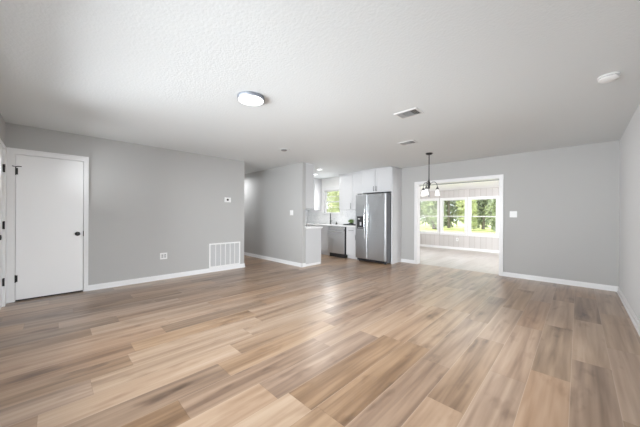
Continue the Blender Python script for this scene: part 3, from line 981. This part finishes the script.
# chandelier
cx, cy = -2.10, 5.19
g = thing('chandelier', (cx, cy, H), 'black chandelier with three glowing glass shades hanging before the sunroom opening', 'chandelier')
MB().lathe([(0, 0), (.066, 0), (.064, -.012), (.05, -.026), (.02, -.034), (0, -.034)], (cx, cy, H), 'z', 32).build('canopy', BLACK, g, True)
MB().tube([(cx, cy, H - .03), (cx, cy, 1.90)], .009, 12).build('rod', BLACK, g, True)
MB().lathe([(0, 0), (.014, 0), (.020, .02), (.020, .07), (.026, .09), (.026, .11), (.016, .14), (.012, .18), (0, .18)], (cx, cy, 1.74), 'z', 20).build('hub', BLACK, g, True)
MB().lathe([(0, 0), (.010, .006), (.012, .02), (.006, .03), (.006, .17), (0, .17)], (cx, cy, 1.575), 'z', 16).build('finial', NICKEL, g, True)
rxv, ryv = math.cos(YAW), math.sin(YAW)
for deg in (77, 197, 317):
    th = math.radians(deg + 22.6)
    dv = F * math.cos(th) + R0 * math.sin(th)
    P = lambda r, z: (cx + dv.x * r, cy + dv.y * r, z)
    arm = MB().tube([P(.015, 1.80), P(.035, 1.845), P(.070, 1.873), P(.110, 1.872), P(.140, 1.845), P(.155, 1.80), P(.157, 1.765)], .0065, 10).build('arm', NICKEL_DARK, g, True)
    MB().lathe([(0, .03), (.012, .03), (.016, .015), (.026, 0), (.030, -.022), (.024, -.022), (0, -.01)], P(.157, 1.745), 'z', 20).build('socket_cap', NICKEL_DARK, arm, True)
    MB().lathe([(.022, .002), (.030, -.018), (.040, -.055), (.046, -.095), (.048, -.118), (.045, -.118), (.037, -.055), (.027, -.018), (.018, .002)], P(.157, 1.725), 'z', 28).build('glass_shade', SHADE_GLASS, arm, True)
    MB().lathe([(0, -.095), (.018, -.088), (.026, -.068), (.022, -.045), (.012, -.02), (0, -.02)], P(.157, 1.725), 'z', 18).build('light_bulb', LED, arm, True)

# ------------------------------------------------------------------ wall plates
def plate_parts(o, ax, c, w_, h_, kind, n):
    """Wall plate facing +X (ax 'x') or -Y (ax 'y') centred at c."""
    x, y, z = c

    def bx(u0, u1, z0, z1, d0, d1, bev=0):
        if ax == 'x':
            return MB().box(x + d0, x + d1, y + u0, y + u1, z + z0, z + z1, bev)
        return MB().box(x + u0, x + u1, y - d1, y - d0, z + z0, z + z1, bev)
    bx(-w_ / 2, w_ / 2, -h_ / 2, h_ / 2, 0, .006, .002).build('cover_plate', PLATE, o)
    for i in range(n):
        u = (i - (n - 1) / 2) * .046
        if kind == 'switch':
            bx(u - .016, u + .016, -.033, .033, .006, .010, .001).build('rocker', PLATE, o)
        else:
            r = bx(u - .017, u + .017, -.035, .035, .006, .008).build('receptacle', PLATE_SHADE, o)
            for zz in (-.019, .019):
                bx(u - .008, u - .004, zz - .006, zz + .006, .008, .0085).build('slot', DARK, r)
                bx(u + .004, u + .008, zz - .006, zz + .006, .008, .0085).build('slot', DARK, r)


o = thing('wall_outlet', (XL, 1.445, .435), 'white double outlet low on the long grey wall beside the closet', 'outlet')
plate_parts(o, 'x', (XL, 1.445, .435), .118, .118, 'outlet', 2)
o = thing('light_switch', (-.917, YF, 1.245), 'white double rocker switch right of the sunroom opening', 'light switch')
plate_parts(o, 'y', (-.917, YF, 1.245), .118, .122, 'switch', 2)
o = thing('light_switch', (-4.96, YH, 1.265), 'white double rocker switch on the hallway wall near its end', 'light switch')
plate_parts(o, 'y', (-4.96, YH, 1.265), .118, .122, 'switch', 2)
o = thing('wall_outlet', (-3.10, SY, .36), 'tiny white outlet on the board wall under the sunroom windows', 'outlet')
plate_parts(o, 'y', (-3.10, SY, .36), .075, .118, 'outlet', 1)

th = thing('thermostat', (XL, 2.69, 1.536), 'white thermostat with dark display high on the long grey wall', 'thermostat')
MB().box(XL, XL + .024, 2.618, 2.762, 1.482, 1.590, .006).build('housing', PLATE, th)
MB().lathe([(0, 0), (.024, 0), (.021, .003), (0, .003)], (XL + .024, 2.685, 1.538), 'x', 24).build('display', DARK, th)

# return-air grille
ga, gb, gz0, gz1 = 2.290, 2.996, .088, .600
gr = thing('return_grille', (XL, (ga + gb) / 2, gz0), 'large white return air grille low on the long grey wall', 'air grille')
fm = MB()
bw = .028
fm.box(XL, XL + .014, ga, ga + bw, gz0, gz1, .003).box(XL, XL + .014, gb - bw, gb, gz0, gz1, .003).box(XL, XL + .014, ga + bw, gb - bw, gz0, gz0 + bw, .003).box(XL, XL + .014, ga + bw, gb - bw, gz1 - bw, gz1, .003)
fm.build('frame', PLATE, gr)
MB().box(XL, XL + .002, ga + bw, gb - bw, gz0 + bw, gz1 - bw).build('duct', PLATE_SHADE, gr)
for i in range(1, 6):
    yy = ga + bw + (gb - ga - 2 * bw) * i / 6
    MB().box(XL + .002, XL + .013, yy - .008, yy + .008, gz0 + bw, gz1 - bw).build('divider', PLATE, gr)
s = MB()
n = 30
for i in range(n):
    zz = gz0 + bw + (gz1 - gz0 - 2 * bw) * (i + .5) / n
    s.hexa([(XL + .002, ga + bw, zz + .003), (XL + .002, gb - bw, zz + .003), (XL + .002, gb - bw, zz + .006), (XL + .002, ga + bw, zz + .006)],
           [(XL + .011, ga + bw, zz - .006), (XL + .011, gb - bw, zz - .006), (XL + .011, gb - bw, zz - .003), (XL + .011, ga + bw, zz - .003)])
s.build('louvre', GRILLE_GREY, gr)

# rear picture window, added unseen behind the camera to let daylight in
pw = thing('added_window_rear', ((RW0 + RW1) / 2, YB, RWZ0), 'made-up wide picture window in the front wall behind the viewer', 'window', None, 'structure')
p = MB()
p.box(RW0, RW0 + .05, YB - .11, YB - .04, RWZ0, RWZ1).box(RW1 - .05, RW1, YB - .11, YB - .04, RWZ0, RWZ1).box(RW0 + .05, RW1 - .05, YB - .11, YB - .04, RWZ0, RWZ0 + .05).box(RW0 + .05, RW1 - .05, YB - .11, YB - .04, RWZ1 - .05, RWZ1)
p.box(-2.80, -2.76, YB - .11, YB - .04, RWZ0 + .05, RWZ1 - .05).box(-1.74, -1.70, YB - .11, YB - .04, RWZ0 + .05, RWZ1 - .05)
p.build('window_frame', TRIM, pw)
MB().box(RW0 + .05, RW1 - .05, YB - .08, YB - .075, RWZ0 + .05, RWZ1 - .05).build('glass_pane', GLASS, pw)
MB().box(RW0 - .06, RW1 + .06, YB, YB + .02, RWZ0 - .06, RWZ0).box(RW0 - .06, RW1 + .06, YB, YB + .02, RWZ1, RWZ1 + .06).box(RW0 - .06, RW0, YB, YB + .02, RWZ0, RWZ1).box(RW1, RW1 + .06, YB, YB + .02, RWZ0, RWZ1).build('casing', TRIM, pw)

pw = thing('added_window_side', (XR, (QW0 + QW1) / 2, QWZ0), 'made-up wide side window in the pale wall just outside the picture', 'window', None, 'structure')  # unseen window, added as an inlet for the side daylight
p = MB()
xa, xb = XR + .04, XR + .10
p.box(xa, xb, QW0, QW0 + .05, QWZ0, QWZ1).box(xa, xb, QW1 - .05, QW1, QWZ0, QWZ1).box(xa, xb, QW0 + .05, QW1 - .05, QWZ0, QWZ0 + .05).box(xa, xb, QW0 + .05, QW1 - .05, QWZ1 - .05, QWZ1)
p.box(xa, xb, 2.17, 2.23, QWZ0 + .05, QWZ1 - .05)
p.build('window_frame', TRIM, pw)
MB().box(XR + .07, XR + .075, QW0 + .05, QW1 - .05, QWZ0 + .05, QWZ1 - .05).build('glass_pane', GLASS, pw)
MB().box(XR - .02, XR, QW0 - .06, QW1 + .06, QWZ0 - .06, QWZ0).box(XR - .02, XR, QW0 - .06, QW1 + .06, QWZ1, QWZ1 + .06).box(XR - .02, XR, QW0 - .06, QW0, QWZ0, QWZ1).box(XR - .02, XR, QW1, QW1 + .06, QWZ0, QWZ1).build('casing', TRIM, pw)

# ------------------------------------------------------------------ outdoors
GRASS = leaf_mat('lawn grass', (.30, .36, .12), (.50, .52, .22))
struct(MB().box(-60, 30, SY + .13, 70, -.35, -.15).build('ground', GRASS), 'sunlit green lawn seen through the sunroom windows', 'lawn')
BARK = mat('grey bark', (.22, .19, .16), .9, noise=(6, .4))
GREENS = [leaf_mat('dark leaves', (.26, .31, .20), (.42, .46, .32)), leaf_mat('mid leaves', (.30, .36, .22), (.50, .54, .36)), leaf_mat('yellow green leaves', (.34, .40, .18), (.60, .62, .34))]


def tree(x, y, h, r, gi, seed, label, zlow=.55):
    rg = random.Random(seed)
    t = thing('tree', (x, y, -.15), label, 'tree', 'trees behind the house')
    lean = rg.uniform(-.3, .3)
    tk = MB().tube([(x, y, -.17), (x + lean * .3, y, h * .3), (x + lean, y + .1, h * .6), (x + lean * 1.2, y, h * .9)], [.16, .13, .09, .03], 10)
    for k in range(4):
        a = rg.uniform(0, 6.28)
        zb = h * rg.uniform(.3, .6)
        tk.tube([(x + lean * .4, y, zb), (x + lean * .5 + math.cos(a) * r * .5, y + math.sin(a) * r * .5, zb + h * .18), (x + lean * .5 + math.cos(a) * r * .8, y + math.sin(a) * r * .8, zb + h * .25)], [.06, .04, .015], 6)
    tk.build('trunk', BARK, t, True)
    mb = MB()
    for k in range(22):
        a = rg.uniform(0, 6.28)
        rad = r * rg.uniform(.1, .8)
        zz = zlow + (h - zlow) * (k + rg.random()) / 22
        leaf_blob(mb, 190, (x + math.cos(a) * rad, y + math.sin(a) * rad, zz), (r * .5, r * .5, h * .15), .17, rg, .4)
    mb.build('crown', GREENS[gi], t)


spec = [(-13.6, 27, 5.4, 1.12, 2, 'pale green tree seen through the sunroom window cut by the casing'),
        (-10.4, 27, 5.8, 1.12, 1, 'mid green tree seen at the near jamb of the middle sunroom window'),
        (-7.35, 27, 5.2, 1.12, 2, 'pale green tree between the middle sunroom window and the one nearest the light switch'),
        (-5.0, 27.3, 5.4, .85, 1, 'mid green tree at the far jamb of the sunroom window nearest the light switch'),
        (-14.0, 30.7, 6.6, 1.3, 0, 'darker tree behind the pale one in the sunroom window cut by the casing'),
        (-10.2, 30.7, 6.8, 1.3, 0, 'darker tree in the middle sunroom window, set back behind the others'),
        (-6.9, 30.7, 6.6, 1.2, 0, 'darker tree set back in the sunroom window nearest the light switch'),
        (-25.9, 29, 6.5, 1.7, 2, 'bright yellow green tree outside the kitchen window, at its casing'),
        (-21.4, 26.0, 6.0, 1.7, 2, 'bright yellow green tree outside the kitchen window beside the wall cabinet')]
for i, (x, y, h, r, gi, lb) in enumerate(spec):
    tree(x, y, h, r, gi, 20 + i, lb)

hg = MB()
rg = random.Random(77)
for k in range(70):
    leaf_blob(hg, 150, (-32 + k * .5, 36 + rg.uniform(-.5, .5), rg.choice((.9, 2.2, 3.4, 4.6)) + rg.uniform(-.3, .3)), (1.2, .9, 1.0), .24, rg, .4)
for k in range(35):
    hg.tube([(-32 + k, 36, -.17), (-32 + k + rg.uniform(-.2, .2), 36, 2.4)], [.07, .03], 6)
tag(hg.build('hedge', GREENS[1]), 'tall green hedge closing the lawn behind the trees', 'hedge')

for o in list(bpy.data.objects):
    if '_o' in o.keys():
        del o['_o']
